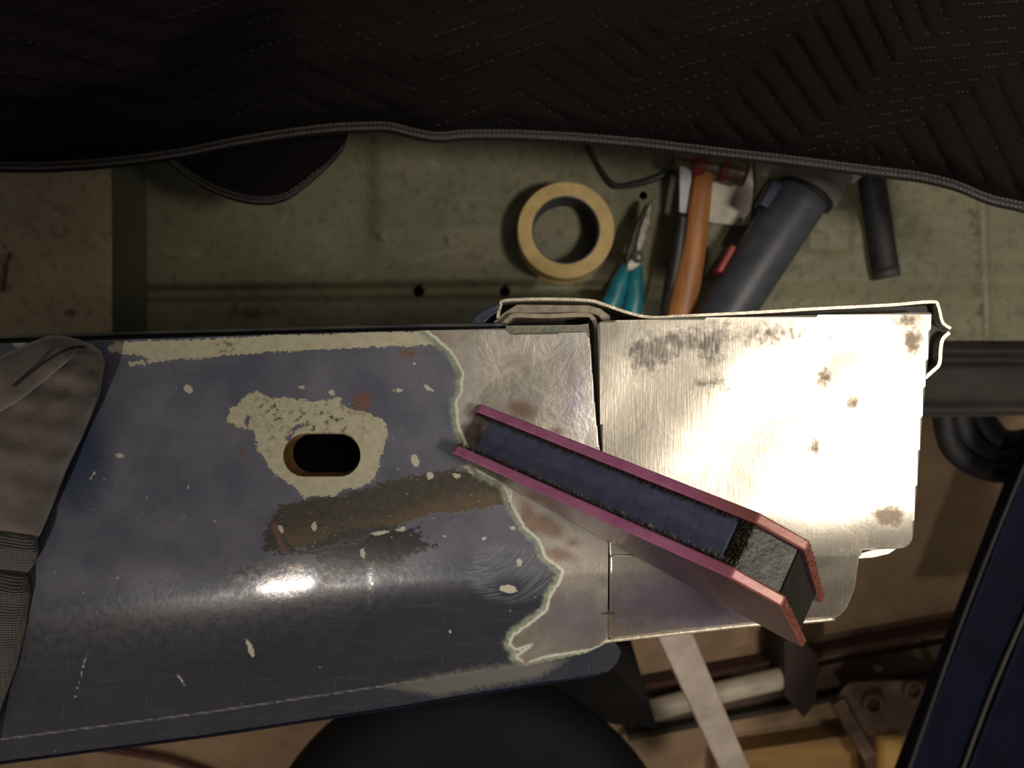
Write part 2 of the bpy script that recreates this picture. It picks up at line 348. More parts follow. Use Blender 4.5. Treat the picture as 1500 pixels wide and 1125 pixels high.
at = {
 'sbare': lambda X, Y: np.minimum(sdf(bare, X, Y), 4*(low(X)+2-Y)),
 'scream': lambda X, Y: np.minimum(mx(sdf(cream_a, X, Y), sdf(cream_b, X, Y), sdf(cream_c, X, Y)), -mx(ell(362, 617, 4, 8, X, Y, .3), ell(505, 590, 10, 5, X, Y, .8), ell(425, 640, 9, 4, X, Y, -.9), ell(436, 626, 14, 3, X, Y, -.4))),
 'sgrime': lambda X, Y: mx(ell(400, 600, 30, 60, X, Y), ell(470, 618, 70, 30, X, Y), ell(330, 505, 20, 20, X, Y)),
 'srust': lambda X, Y: sdf(rust, X, Y),
 'srid': lambda X, Y: 9-linedist([(410, 795), (480, 785), (560, 775), (615, 755), (640, 745), (740, 728)], X, Y),
 'sdark': lambda X, Y: sdf(dark, X, Y),
 'sorg': lambda X, Y: mx(ell(530, 588, 14, 14, X, Y), ell(356, 663, 5, 6, X, Y), ell(407, 785, 4, 22, X, Y, -.4), ell(598, 518, 12, 7, X, Y)),
 'schip': chips,
 'sswirl': lambda X, Y: np.minimum(ell(745, 840, 68, 45, X, Y, .1), np.hypot((X-745)/1.25, Y-856)-14),
 'sbr': lambda X, Y: mx(sdf([(672, 620), (708, 616), (704, 650), (684, 652)], X, Y), ell(640, 492, 16, 6, X, Y, .3), ell(765, 600, 22, 12, X, Y, .3), ell(776, 762, 13, 28, X, Y, -.4), ell(820, 812, 25, 9, X, Y, .2), ell(816, 632, 8, 6, X, Y), ell(840, 795, 10, 7, X, Y), ell(800, 770, 30, 14, X, Y, .5)),
 'spur': lambda X, Y: mx(ell(850, 905, 60, 30, X, Y), ell(845, 580, 26, 60, X, Y)-4),
 'swear': lambda X, Y: -np.abs(Y-low(X)),
 'sgrey': lambda X, Y: mx(sdf([(565, 1006), (640, 988), (740, 972), (830, 966), (790, 992), (700, 1008), (640, 1020)], X, Y)),
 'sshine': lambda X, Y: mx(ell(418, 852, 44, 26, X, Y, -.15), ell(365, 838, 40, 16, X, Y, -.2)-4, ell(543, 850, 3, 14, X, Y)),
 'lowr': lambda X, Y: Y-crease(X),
 'sblue': lambda X, Y: mx(sdf([(80, 890), (300, 852), (480, 835), (700, 828), (740, 838), (600, 850), (430, 860), (200, 882)], X, Y), ell(120, 690, 60, 100, X, Y)-20),
}
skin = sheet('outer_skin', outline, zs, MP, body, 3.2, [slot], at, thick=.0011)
me = skin.data; a = me.attributes.new('swv', 'FLOAT_VECTOR', 'POINT')
pcs = np.zeros(len(me.vertices)*3); me.attributes['pc'].data.foreach_get('vector', pcs); pcs = pcs.reshape(-1, 3)*100
rr = np.hypot((pcs[:, 0]-700)/1.1, pcs[:, 1]-760); th = np.arctan2(pcs[:, 1]-760, pcs[:, 0]-700)
a.data.foreach_set('vector', np.stack([th*3, rr/60, rr*0], 1).ravel())
tube('flange_hem', [P(x, flg(x), float(zs(np.array([x*1.]), np.array([flg(x)]))[0])-.0004) for x in (-210, -100, 0, 150, 300, 440, 580, 700, 800, 886)], .0013, m_navy, body, 8)
# rim of the slotted hole, sheet return below it
v = []; f = []; n = len(slot)
for j, (zz, g) in enumerate(((0.0006, 1.0), (-.001, .985), (-.010, .975), (-.011, .93), (-.0125, .93))):
    for (x, y) in slot:
        q = P(x, y, 0); c = P(471.5, 667, 0); q = c+(q-c)*g; v.append((q.x, q.y, zz-.0006))
for j in range(4):
    for k in range(n): f.append([j*n+k, j*n+(k+1) % n, (j+1)*n+(k+1) % n, (j+1)*n+k])
fixn(mesh('slot_rim', v, f, m_rustrim, body))['label'] = 'rusty brown edge of the slotted hole'
# rolled flange behind the top edge
tube('back_flange', [P(-220, 500, -.006), P(0, 494, -.006), (P(160, 489.5, -.006)), P(400, 482.5, -.006), P(620, 477, -.006), P(742, 475.5, -.006)], .0010, m_grey_rim, body, 8)
prism('back_channel', [P(-220, 499, -.009), P(0, 493, -.009), P(400, 482, -.009), P(742, 475, -.009), P(742, 492, -.009), P(400, 500, -.009), P(0, 513, -.009), P(-220, 520, -.009)], (0, 0, -.002), m_dark, body)
prism('inner_back_wall', [P(-900, 516, -.008), P(-220, 501, -.008), P(742, 476, -.008), P(742, 478, -.008), P(-220, 503, -.008), P(-900, 518, -.008)], (0, 0, -.49), m_navy, body)
prism('primer_strip', rP := [P(741, 477, -.003), P(848, 476, -.003), P(862, 474, -.003), P(864, 492, -.003), P(741, 495, -.003)], (0, 0, -.001), simple('thin grey green primer', '6d7264', '7f7b68', 120, .5, .3, .3), body)['label'] = 'grey-green primed strip above the bare steel'
# folded layers of sheet behind the notch
def wall(name, path, z, th, h, mat, parent, lab=None):
    pts = catmull([P(x, y, z) for x, y in path], 4); L = []; Rr = []
    for i, p in enumerate(pts):
        t = (pts[min(i+1, len(pts)-1)]-pts[max(i-1, 0)]).normalized(); s = Vector((-t.y, t.x, 0))*th/2; L.append(p+s); Rr.append(p-s)
    n = len(pts); v = L+Rr+[p-Vector((0, 0, h)) for p in L]+[p-Vector((0, 0, h)) for p in Rr]; f = []
    for i in range(n-1):
        f += [[i, i+1, n+i+1, n+i], [2*n+i, 2*n+i+1, i+1, i], [n+i, n+i+1, 3*n+i+1, 3*n+i], [3*n+i, 3*n+i+1, 2*n+i+1, 2*n+i]]
    f += [[0, n, 3*n, 2*n], [n-1, 3*n-1, 4*n-1, 2*n-1]]
    o = fixn(mesh(name, v, f, mat, parent, False))
    if lab: o['label'] = lab
    return o
prism('blue_flange_end', [P(*q, -.006) for q in ((688, 476), (694, 464), (706, 455), (722, 447), (735, 442), (734, 455), (720, 463), (708, 474))], (0, 0, -.03), m_bluerim, body, bw=.0008)
wall('inner_layer', [(736, 476), (746, 467), (756, 462), (800, 463), (856, 461), (868, 466), (873, 480), (874, 530), (878, 600), (881, 655), (888, 740), (893, 800)], -.006, .0022, .02, m_cream, body, 'cream edge of the inner sheet layer')
prism('doubler_layer', [P(*q, -.010) for q in ((722, 472), (738, 458), (757, 446), (862, 447), (880, 452), (893, 462), (894, 470), (882, 470), (876, 462), (862, 458), (757, 459), (746, 466), (732, 478))], (0, 0, -.0015), m_cream, body, bw=.0004)
prism('inner_closing_plate', [P(*q, -.026) for q in ((690, 480), (736, 446), (880, 446), (960, 468), (960, 500), (900, 520), (900, 900), (862, 900), (856, 500), (690, 500))], (0, 0, -.002), m_dark, body)
box('underside_box', tuple(P(-230, 960, -.12)), tuple(P(880, 520, -.115)), m_dark, body)

# ------------------------------------------------------------ bare steel repair section at the right
rep = thing('repair_panel', P(1120, 680, -.02), 'bare sanded steel patch plate with brown stains, right of the blue panel', 'steel plate')
plate = rounded([(875, 470), (1000, 466), (1366, 457), (1352, 600), (1336, 803), (1262, 806), (1262, 815), (893, 815), (889, 740), (879, 620)], [10, 0, 6, 0, 20, 0, 0, 0, 0, 0])
ats = {'sdk': lambda X, Y: mx(sdf([(912, 510), (930, 490), (1010, 478), (1065, 475), (1070, 500), (1045, 540), (1010, 520), (960, 545), (935, 552), (918, 535)], X, Y), ell(1130, 490, 60, 10, X, Y), ell(1040, 560, 40, 12, X, Y)-3),
       'sbr': lambda X, Y: mx(ell(1336, 500, 12, 20, X, Y), ell(1330, 468, 16, 8, X, Y), ell(1302, 757, 24, 16, X, Y), ell(1193, 655, 7, 10, X, Y), ell(1262, 792, 5, 8, X, Y), ell(1207, 553, 9, 12, X, Y), ell(1250, 590, 8, 8, X, Y), ell(1270, 680, 4, 4, X, Y)-3, ell(1300, 808, 40, 5, X, Y)),
       'spur': lambda X, Y: np.minimum(ell(1020, 880, 130, 45, X, Y), Y-815),
       'sedge': lambda X, Y: sdf(plate, X, Y)}
sheet('face_plate', plate, lambda X, Y: np.where(Y > 0, zs(X, np.minimum(Y, 815)), 0)+.0012+.0004*np.sin(X/120+Y/90), MS, rep, 4, (), ats, thick=.0012)
skirt = rounded([(893, 812), (1259, 812), (1252, 862), (1240, 892), (1226, 905), (1100, 914), (1000, 924), (893, 937)], [0, 0, 0, 8, 6, 0, 0, 3])
ats2 = dict(ats); ats2['sedge'] = lambda X, Y: sdf(skirt, X, Y); ats2['sdk'] = lambda X, Y: mx(ell(1080, 915, 100, 6, X, Y), ell(1200, 888, 60, 10, X, Y), ell(1200, 840, 45, 7, X, Y)-2)
sheet('lower_skirt', skirt, lambda X, Y: zs(X, Y)+.0010, MS, rep, 4, (), ats2, thick=.0012)
tube('rolled_edge', [P(x, y, float(zs(np.array([x*1.]), np.array([low(x)]))[0])-.0005) for x, y in ((868, 941), (893, 938), (1000, 926), (1100, 915), (1180, 910), (1222, 906))], .0014, m_rim, rep, 8)
prism('return_flange', [P(*q, -.010) for q in ((1254, 812), (1312, 796), (1314, 804), (1302, 812), (1280, 817), (1256, 819))], (0, 0, -.0015), m_rim, rep, bw=.0004)
wall('back_sheet', [(729, 466), (733, 448), (741, 440), (800, 438), (862, 440), (885, 446), (920, 458), (955, 465), (1000, 463), (1100, 458), (1200, 452), (1300, 447), (1364, 442), (1374, 447), (1380, 470), (1386, 477), (1393, 481)], -.006, .0015, .04, m_rim, rep, 'bright upturned edge of the back sheet')
wall('side_flange', [(1391, 487), (1381, 497), (1378, 512), (1376, 533), (1366, 544), (1352, 556)], -.006, .0018, .04, m_rim, rep, 'bright kinked flange at the right end')
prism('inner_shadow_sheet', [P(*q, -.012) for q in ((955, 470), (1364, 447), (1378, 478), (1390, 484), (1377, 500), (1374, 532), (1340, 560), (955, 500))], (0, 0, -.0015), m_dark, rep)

# ------------------------------------------------------------ magnetic welding holder standing on the seam
mag = thing('magnetic_welding_holder', (.05, -.06, .004), 'pink sided magnetic welding holder with blue magnet bar, standing over the seam', 'magnet')
nv = Vector((.47326135, .85372272, -.21721237)); e1 = nv.cross(Vector((0, 0, 1))).normalized(); e2 = e1.cross(nv)
if e2.z < 0: e2 = -e2
if e1.x < 0: e1 = -e1
A1 = P(668, 658, H-.38441482); G = .0236; T = .0046
uh = [(0, 0), (.1168, .0873), (.1395, .0869), (.1969, -.0030), (.190, -.0085), (.006, -.0110), (-.002, -.0060)]
mp_ = M('pink lacquered steel'); v = mp_.obj(); nn = mp_.noise(v, 90, 4)
mp_.bump(mp_.noise(v, 400, 3), .15, .0005)
m_pink = mp_.set(mp_.mix(mp_.rng(nn, .35, .65), hexc('351c28'), hexc('54304a')), .26, .35)
pe = M('pink plate edge'); gx = pe.n('ShaderNodeSeparateXYZ'); pe.put(gx.inputs[0], pe.obj()); gn = pe.noise(pe.obj(), 120, 4)
gf = pe.rng(pe.ma('ADD', gx.outputs[0], pe.ma('MULTIPLY', gn, .02)), .075, .105)
pe.bump(gn, .3, .0006); m_pinkedge = pe.set(pe.mix(gf, pe.mix(pe.rng(gn, .35, .65), hexc('9c5880'), hexc('b06c90')), pe.mix(gn, hexc('6e3c34'), hexc('8c5040'))), .36, .15)
for s, nm in ((0, 'side_plate'), (1, 'side_plate')):
    base = [A1+e1*u+e2*h for u, h in uh]
    off = nv*(G if s else 0)
    o = prism(nm, [p+off-nv*T/2 for p in base], nv*T, m_pink, mag, False); o.data.materials.append(m_pinkedge)
    for pg_ in o.data.polygons: pg_.material_index = 0 if abs(pg_.normal.dot(nv)) > .9 else 1
    bm_ = bev(o, .0008, 2, .3); bm_.modifiers[0].material = 1
def inslab(name, pts, mat, g0=T/2, g1=None, bw=.0003, lab=None):
    g1 = G-T/2 if g1 is None else g1
    o = prism(name, [A1+e1*u+e2*h+nv*g0 for u, h in pts], nv*(g1-g0), mat, mag, False, bw)
    if lab: o['label'] = lab
    return o
dirv = Vector((.1168, .0873)).normalized(); nrm = Vector((-dirv.y, dirv.x))
def along(t, d): q = dirv*t-nrm*d; return (q.x, q.y)
m_blue = simple('blue plastic magnet cover', '363c54', '444a60', 180, .5, 0, .15)
m_gm = simple('dusty dark steel spacer', '2e2e2a', '42413a', 160, .5, .5, .5)
inslab('magnet_bar', [along(.008, .0030), along(.1385, .0030), along(.1385, .016), along(.014, .016)], m_blue, lab='flat blue cover of the magnet bar')
inslab('magnet_body', [along(.0125, .0165), along(.138, .0165), (.125, .040), (.06, .0)], m_gm)
inslab('end_block', [along(.1445, .0048), (.1380, .0830), (.150, .060), (.120, .05)], m_gm, lab='dusty grey steel end block')
inslab('end_facet', [(.1395, .0815), (.1880, .0060), (.170, .0090), (.130, .060)], simple('dark end facet', '242421', '302f2b', 160, .5, .5, .4))
inslab('end_strip', [along(.1390, .0050), along(.1440, .0050), along(.1440, .012), along(.1390, .012)], simple('grey metal strip end', '3a3b3c', '2a2a2b', 200, .5, .6, .3))
# steel filings clinging to the plates
v = []; f = []
def spike(p, d, r):
    a = d.orthogonal().normalized()*r; b = d.normalized().cross(a); i = len(v)
    v.extend([p+a, p-a*.5+b*.87, p-a*.5-b*.87, p+d]); f.extend([[i, i+1, i+3], [i+1, i+2, i+3], [i+2, i, i+3], [i, i+2, i+1]])
rnd = random.Random(3)
e3 = (e1*(-dirv.y)+e2*dirv.x)
for side in (0, 1):
    for _ in range(850):
        t = rnd.uniform(-.002, .146); q = along(t, .0018+rnd.random()*.0015)
        inn = (1 if side == 0 else -1)
        p = A1+e1*q[0]+e2*q[1]+nv*((0 if side == 0 else G)+inn*T*.5)
        d = (nv*inn*rnd.uniform(.3, 1.4)+e3*rnd.uniform(-.6, .9)+Vector((rnd.uniform(-.6, .6), rnd.uniform(-.6, .6), rnd.uniform(-.2, .8))))
        spike(p, d.normalized()*rnd.uniform(.0010, .0034)*(1.3 if side == 0 else 1), .00026)
for _ in range(500):
    q = along(.1420+rnd.gauss(0, .0022), .0040+rnd.random()*.0012); p = A1+e1*q[0]+e2*q[1]+nv*rnd.uniform(T/2, G-T/2)
    spike(p, (e3+Vector((rnd.uniform(-.7, .7), rnd.uniform(-.7, .7), 0))).normalized()*rnd.uniform(.001, .0024), .00025)
for _ in range(220):
    side = rnd.choice((0, 1)); k = rnd.random(); u = .1395+(.1969-.1395)*k; h = .0869-.0899*k
    p = A1+e1*u+e2*h+nv*((0 if side == 0 else G)+rnd.uniform(-T/2, T/2))
    spike(p, (Vector((rnd.uniform(-.6, .6), rnd.uniform(-.6, .6), rnd.uniform(.1, .8)))).normalized()*rnd.uniform(.0008, .0018), .0002)
fl = mesh('metal_filings', v, f, simple('steel filings', '2a2523', '7a6a55', 900, .45, .7, lo=.3, hi=.7), mag, False); fl['kind'] = 'stuff'

# ------------------------------------------------------------ work glove on the panel's left end
def loft(name, secs, z0, mat, parent, flat=.5, seg=40, wr=0, n=5):
    """secs: (y px, x left, x right, slant px): sections across the picture"""
    ys = [s[0] for s in secs]; yy = np.linspace(ys[0], ys[-1], len(secs)*n*2)
    v = []; f = []
    for i, y in enumerate(yy):
        l = np.interp(y, ys, [s[1] for s in secs]); r = np.interp(y, ys, [s[2] for s in secs]); sl = np.interp(y, ys, [s[3] for s in secs]); hg = np.interp(y, ys, [s[4] for s in secs])
        for k in range(seg):
            a = 2*math.pi*k/seg; c = math.cos(a); s_ = math.sin(a)
            x = (l+r)/2+(r-l)/2*c; yq = y+sl*c; z = z0(y)+hg*(s_*(.9 if s_ > 0 else .25))
            z += wr*(math.sin(x*.11+y*.05)*math.sin(y*.09-x*.03)+.6*math.sin(x*.05-y*.13))*max(0, s_)
            v.append(P(x, yq, z))
    m = len(yy)
    for i in range(m-1):
        for k in range(seg): f.append([i*seg+k, i*seg+(k+1) % seg, (i+1)*seg+(k+1) % seg, (i+1)*seg+k])
    f += [list(range(seg)), list(range((m-1)*seg, m*seg))]
    return fixn(mesh(name, v, f, mat, parent))
gl = thing('work_glove', P(20, 760, .0), 'worn grey-brown work glove with ribbed knit cuff lying over the blue panel', 'glove')
mg = M('brushed suede fabric'); ob = mg.obj(); n_ = mg.noise(ob, 60, 5); nfz = mg.noise(ob, 1800, 2)
mg.bump(mg.ma('ADD', nfz, mg.ma('MULTIPLY', n_, 2)), .6, .0008)
m_suede = mg.set(mg.mix(mg.rng(n_, .3, .7), hexc('4a433f'), hexc('6a6059')), .95, 0, Sheen_Weight=.4)
mk = M('ribbed knit'); ob = mk.obj(); w1 = mk.n('ShaderNodeTexWave', wave_type='BANDS', bands_direction='Y'); mk.put(w1.inputs[0], mk.mp(ob, (1, 1, 1), (0, 0, .35))); w1.inputs['Scale'].default_value = 210; w1.inputs['Distortion'].default_value = 1.2; w1.inputs['Detail'].default_value = 1
w2 = mk.n('ShaderNodeTexWave', wave_type='BANDS', bands_direction='X'); mk.put(w2.inputs[0], mk.mp(ob, (1, 1, 1), (0, 0, .35))); w2.inputs['Scale'].default_value = 300; w2.inputs['Distortion'].default_value = .8
hh = mk.ma('ADD', w1.outputs['Fac'], mk.ma('MULTIPLY', w2.outputs['Fac'], .6)); mk.bump(hh, .8, .0007)
m_knit = mk.set(mk.mix(mk.rng(hh, .2, 1.4), hexc('2c2927'), hexc('5d5751')), .95, 0, Sheen_Weight=.3)
zb = lambda y: .012 if y < 780 else .012-.05*((y-780)/350)
loft('glove_palm', [(498, 70, 110, 0, .004), (506, 40, 135, -2, .012), (520, 0, 148, -6, .018), (545, -60, 154, -14, .022), (600, -120, 146, -20, .026), (660, -150, 122, -22, .027), (710, -160, 98, -22, .025), (750, -170, 78, -10, .021), (776, -160, 60, 6, .014), (782, -150, 54, 8, .008)], zb, m_suede, gl, wr=.0016)
loft('glove_cuff_fold', [(758, -150, 40, 12, .006), (775, -155, 54, 12, .016), (798, -155, 57, 10, .020), (820, -150, 50, 8, .016), (834, -145, 40, 6, .007)], zb, m_knit, gl, wr=.0006)
loft('knit_cuff', [(824, -150, 30, 10, .007), (838, -150, 42, 8, .014), (870, -150, 46, 0, .020), (920, -150, 40, -4, .022), (980, -160, 26, -6, .022), (1040, -180, 4, -8, .022), (1100, -200, -14, -8, .020), (1150, -220, -30, -8, .016)], zb, m_knit, gl, wr=.0008)
tube('glove_finger', [P(118, 503, .020), P(84, 512, .030), P(44, 535, .036), P(0, 562, .040), P(-60, 592, .04), P(-120, 620, .035)], [.002, .0075, .0095, .011, .012, .012], m_suede, gl, 20, .8)
tube('seam_line', [P(124, 508, .026), P(98, 512, .0405), P(60, 534, .0425), P(20, 566, .0455)], .0007, simple('dark seam', '17141a', '1f1b20', 100, .9), gl, 8)['label'] = 'dark crease seam between glove fingers'

# ------------------------------------------------------------ quilted moving blanket over the top
edge_pts = [(-160, 246), (-50, 251), (0, 253), (60, 254), (130, 250), (200, 243), (270, 233), (340, 218), (400, 208), (450, 201), (500, 196), (570, 194), (600, 203), (640, 211), (680, 206), (750, 206), (850, 211), (950, 220), (1050, 232), (1150, 243), (1250, 256), (1350, 268), (1400, 280), (1450, 302), (1500, 312), (1560, 330), (1680, 372)]
ex = [p[0] for p in edge_pts]; ey = [p[1] for p in edge_pts]
def esm(x): return np.mean([np.interp(x+d, ex, ey) for d in (-14, -7, 0, 7, 14)], 0)
ridges = [  # (phase 0 point, spacing, x drift per line) of each column of chevron corners
 ((-250, 70), 42, 0), ((20, 8), 48, 2), ((245, 72), 44, 4), ((440, 10), 42, -4), ((618, 93), 38, -12), ((812, 25), 37, -17), ((930, 118), 28, -20), ((1160, 50), 27, -29), ((1228, 160), 22, -26), ((1420, 133), 20, -36), ((1500, 300), 22, -30), ((1760, 230), 22, -36)]
def zig_segments():
    L = []
    for n in range(-24, 14):
        for i in range(len(ridges)-1):
            (xa, ya), sa, da = ridges[i]; (xb, yb), sb, db = ridges[i+1]
            a = (xa+da*n, ya+sa*n); b = (xb+db*n, yb+sb*n)
            if b[0]-a[0] > 8 and max(a[1], b[1]) > -345 and min(a[1], b[1]) < 345: L.append((a, b))
    return L
SEG = zig_segments()
ZB = -.20
def zblank(X, Y):
    g = np.full(X.shape, 1e9)
    for a_, b_ in SEG: g = np.minimum(g, linedist([a_, b_], X, Y))
    g = np.clip(g/11, 0, 1)**.6
    d = esm(X)-Y
    return ZB+.0055*(g-.5)*np.clip((d-20)/14, 0, 1)+.012*np.sin(X/210+.6)+.006*np.sin(X/95+Y/120)-.05*np.clip((60-d)/60, 0, 1)**2+.03*np.clip(d/300, 0, 1)
bl = thing('moving_blanket', P(750, 60, ZB), 'black quilted moving blanket with chevron stitching and bound edge across the top', 'blanket')
mb = M('black quilted cotton'); ob = mb.obj(); n_ = mb.noise(ob, 700, 3)
mb.bump(n_, .5, .001)
m_bl = mb.set(mb.mix(n_, hexc('0d0a0a'), hexc('171212')), 1.0, 0, Specular_IOR_Level=.15)
polyb = [(x, float(esm(x))-14) for x in range(-160, 1681, 12)]+[(1680, -330), (-160, -330)]
cloth = sheet('quilted_cloth', polyb, zblank, m_bl, bl, 4.6, thick=.006)
m_bind = simple('woven binding tape', '0f0e12', '17161a', 400, .6, 0, .4); m_thr = simple('grey thread', '4c4543', '6a615c', 500, .8)
def band(name, fn, x0, x1, offs, lift, mat, parent, step=8, zf=zblank, th=.0012):
    v = []; f = []; xs = np.arange(x0, x1, step)
    for x in xs:
        y = fn(x); zz = float(zf(np.array([x*1.]), np.array([y*1.-10]))[0])
        for o_, l_ in zip(offs, lift): v.append(P(x, y+o_, zz+l_))
    n = len(offs)
    for i in range(len(xs)-1):
        for k in range(n-1): f.append([i*n+k, i*n+k+1, (i+1)*n+k+1, (i+1)*n+k])
    o = mesh(name, v, f, mat, parent); solid(o, th); return o
eb = band('edge_binding', lambda x: float(esm(x)), -160, 1680, [-19, -17, -12, -6, -1, 0], [.003, .007, .008, .008, .005, -.004], m_bind, bl)
def stitches(fn, x0, x1, dash, gap, z, w, name, parent, mat, zf=zblank):
    xs = np.arange(x0, x1, .5); ys = np.array([fn(x) for x in xs]); L = np.concatenate([[0], np.cumsum(np.hypot(np.diff(xs), np.diff(ys)))])
    v = []; f = []; l = 0
    while l < L[-1]:
        a, b = np.interp([l, l+dash], L, xs); ya, yb = np.interp([l, l+dash], L, ys); l += dash+gap
        za = float(zf(np.array([a*1.]), np.array([ya*1.]))[0])+z
        A = P(a, ya, za); B = P(b, yb, za)
        if (B-A).length < 1e-6: continue
        t = (B-A).normalized(); s = Vector((-t.y, t.x, 0))*w; i = len(v); up = Vector((0, 0, w))
        v.extend([A+s, A-s, B-s, B+s, A+up+s*.3, A+up-s*.3, B+up-s*.3, B+up+s*.3])
        f.extend([[i, i+1, i+2, i+3], [i+4, i+5, i+6, i+7], [i, i+1, i+5, i+4], [i+1, i+2, i+6, i+5], [i+2, i+3, i+7, i+6], [i+3, i, i+4, i+7]])
    return v, f
def joined(name, parts, mat, parent):
    v = []; f = []
    for a, b in parts:
        n = len(v); v += a; f += [[q+n for q in c] for c in b]
    o = mesh(name, v, f, mat, parent, False); o['kind'] = 'stuff'; return o
zb1 = lambda X, Y: zblank(X, esm(X)-10)
joined('binding_stitches', [stitches(lambda x: float(esm(x))-15, -150, 1670, 5, 1.5, .0085, .0008, '', bl, None, zb1), stitches(lambda x: float(esm(x))-7, -150, 1670, 5, 1.5, .0085, .0009, '', bl, None, zb1)], m_thr, eb)
parts = []
for a, b in SEG:
    if max(a[1], b[1]) < -320 or min(a[1], b[1]) > 320: continue
    up = b[1] < a[1]
    fn = lambda x, a=a, b=b: a[1]+(b[1]-a[1])*(x-a[0])/(b[0]-a[0])
    v, f = stitches(fn, a[0], b[0], 4.2, 2.8, .0018, .00030, '', bl, None)
    vv = []; ff = []; worn = rnd.random()
    for j in range(len(v)//8):
        q = PX(v[8*j])
        if q[1] > esm(q[0])-26 or q[1] < -322 or rnd.random() < (.15+.3*worn if up else .5+.5*worn): continue
        m0 = len(vv); vv += v[8*j:8*j+8]; ff += [[w-8*j+m0 for w in c] for c in f[6*j:6*j+6]]
    if vv: parts.append((vv, ff))
joined('quilting_stitches', parts, simple('faded quilting thread', '231e1c', '4a413c', 25, .9), cloth)
# corner of the blanket folded under and hanging lower
lobe = [(215, 150), (236, 226), (262, 250), (300, 276), (345, 294), (385, 300), (420, 293), (455, 268), (485, 240), (505, 214), (520, 150)]
lob = [tuple(q)[:2] for q in catmull([Vector((a_, b_, 0)) for a_, b_ in lobe], 5)]
zl = lambda X, Y: -.30+.00*X-.0002*(Y-200)+.006*np.sin(X/40+Y/60)
fc = sheet('folded_corner', lob, zl, m_bl, bl, 5, thick=.005)
def lfn(x): return float(np.interp(x, [q[0] for q in lob[5:-5]], [q[1] for q in lob[5:-5]]))
band('corner_binding', lfn, 238, 505, [-14, -11, -6, -1, 1], [.001, .004, .004, .001, -.003], m_bind, fc, 6, zl)
joined('corner_stitches', [stitches(lambda x: lfn(x)-4, 250, 480, 5, 1.5, .0055, .0006, '', bl, None, zl), stitches(lambda x: lfn(x)-11, 255, 470, 5, 3, .005, .0005, '', bl, None, zl)], m_thr, fc)

# ------------------------------------------------------------ grey-green pan of the body, with the tools on it
ZP = -.50
pan = thing('body_floor_pan', P(800, 350, ZP), 'grey-green painted sheet metal floor pan of the car, dusty, with tools on it', 'floor pan')
mq = M('grey green painted floor metal'); pc = mq.attr('pc', True); n1 = mq.noise(pc, .7, 5); n2 = mq.noise(pc, 6, 5, .65); n3 = mq.noise(pc, 30, 3)
col = mq.mix(mq.rng(n1, .3, .7), hexc('61614a'), hexc('747058')); col = mq.mix(mq.ma('MULTIPLY', mq.rng(n2, .5, .72), .6), col, hexc('3e392c'))
col = mq.mix(mq.ma('MULTIPLY', mq.rng(mq.noise(pc, 2.6, 4), .6, .75), .5), col, hexc('8a8a76'))
rs = mq.rng(mq.ma('ADD', mq.attr('srust'), mq.ma('MULTIPLY', mq.ma('SUBTRACT', n2, .5), 34)), -4, 4); col = mq.mix(mq.ma('MULTIPLY', rs, .8), col, hexc('4a2f20'))
gy = mq.rng(mq.attr('srub'), -2, 3); col = mq.mix(mq.ma('MULTIPLY', gy, .35), col, hexc('9c998c'))
mq.bump(mq.ma('ADD', n1, mq.ma('MULTIPLY', n3, .1)), .25, .004)
m_pan = mq.set(col, mq.rng(n2, .3, .7, .55, .75), 0)
def zpan(X, Y):
    z = ZP+.008/(1+np.exp(-(X-546)/4))*(1/(1+np.exp((Y-360)/10)))
    z = z-.020*np.exp(-((Y-427-(X-600)*-.012)/11)**4)/(1+np.exp((X-900)/15))
    rr_ = np.minimum(np.minimum(X-1180, 1250-X), np.minimum(Y-300, 372-Y)); z = z+.005*np.clip(rr_/5, 0, 1)
    z = z+.005*np.exp(-((X-1441-(Y-380)*.04)/5)**2)
    z = z+.012*np.clip((X-905)/60, 0, 1)*np.clip((440-Y)/30, 0, 1)
    return z+.0012*np.sin(X/90+Y/50)
def circ(cx, cy, r): return [(cx+r*math.cos(2*math.pi*k/20), cy+r*math.sin(2*math.pi*k/20)) for k in range(20)]
holes = [circ(613, 427, 8), circ(739, 427, 7.5), circ(942, 286, 6.5)]
pa = {'srust': lambda X, Y: mx(3-linedist([(1427, 300), (1429, 370), (1433, 460)], X, Y)-2, ell(1428, 325, 6, 10, X, Y), ell(556, 350, 6, 5, X, Y), ell(652, 348, 5, 4, X, Y), ell(655, 290, 2, 2, X, Y), ell(365, 460, 30, 8, X, Y)-2, ell(930, 315, 5, 4, X, Y)),
      'srub': lambda X, Y: mx(2.5-linedist([(1441, 290), (1446, 480)], X, Y), 1-linedist([(600, 300), (650, 292), (720, 288)], X, Y), 2-linedist([(600, 385), (650, 370), (690, 362)], X, Y), 1.5-linedist([(862, 245), (870, 260)], X, Y))}
sheet('pan_sheet', [(140, -330), (1700, -330), (1700, 499), (1374, 499), (1374, 520), (140, 620)], zpan, m_pan, pan, 5, holes, pa, thick=.002)
prism('hole_backing', [P(*q, ZP-.06) for q in ((560, 250), (1010, 250), (1010, 470), (560, 470))], (0, 0, -.002), m_dark, pan)
bx = sheet('side_box_top', rounded([(-240, -330), (160, -330), (163, 300), (164, 520), (-240, 520)], [0, 0, 0, 0, 0]), lambda X, Y: -.42+.004*np.clip(1-np.abs(np.hypot(X-85, Y-333)-10)/7, 0, 1)+.002*np.clip(1-np.hypot(X-85, Y-333)/8, 0, 1), m_pan, pan, 4, (), {'srust': lambda X, Y: mx(ell(3, 400, 5, 22, X, Y), ell(105, 458, 8, 4, X, Y)), 'srub': lambda X, Y: ell(85, 335, 7, 6, X, Y)}, thick=.002)
m_box = m_pan.copy(); m_box.name = 'brownish painted side box'
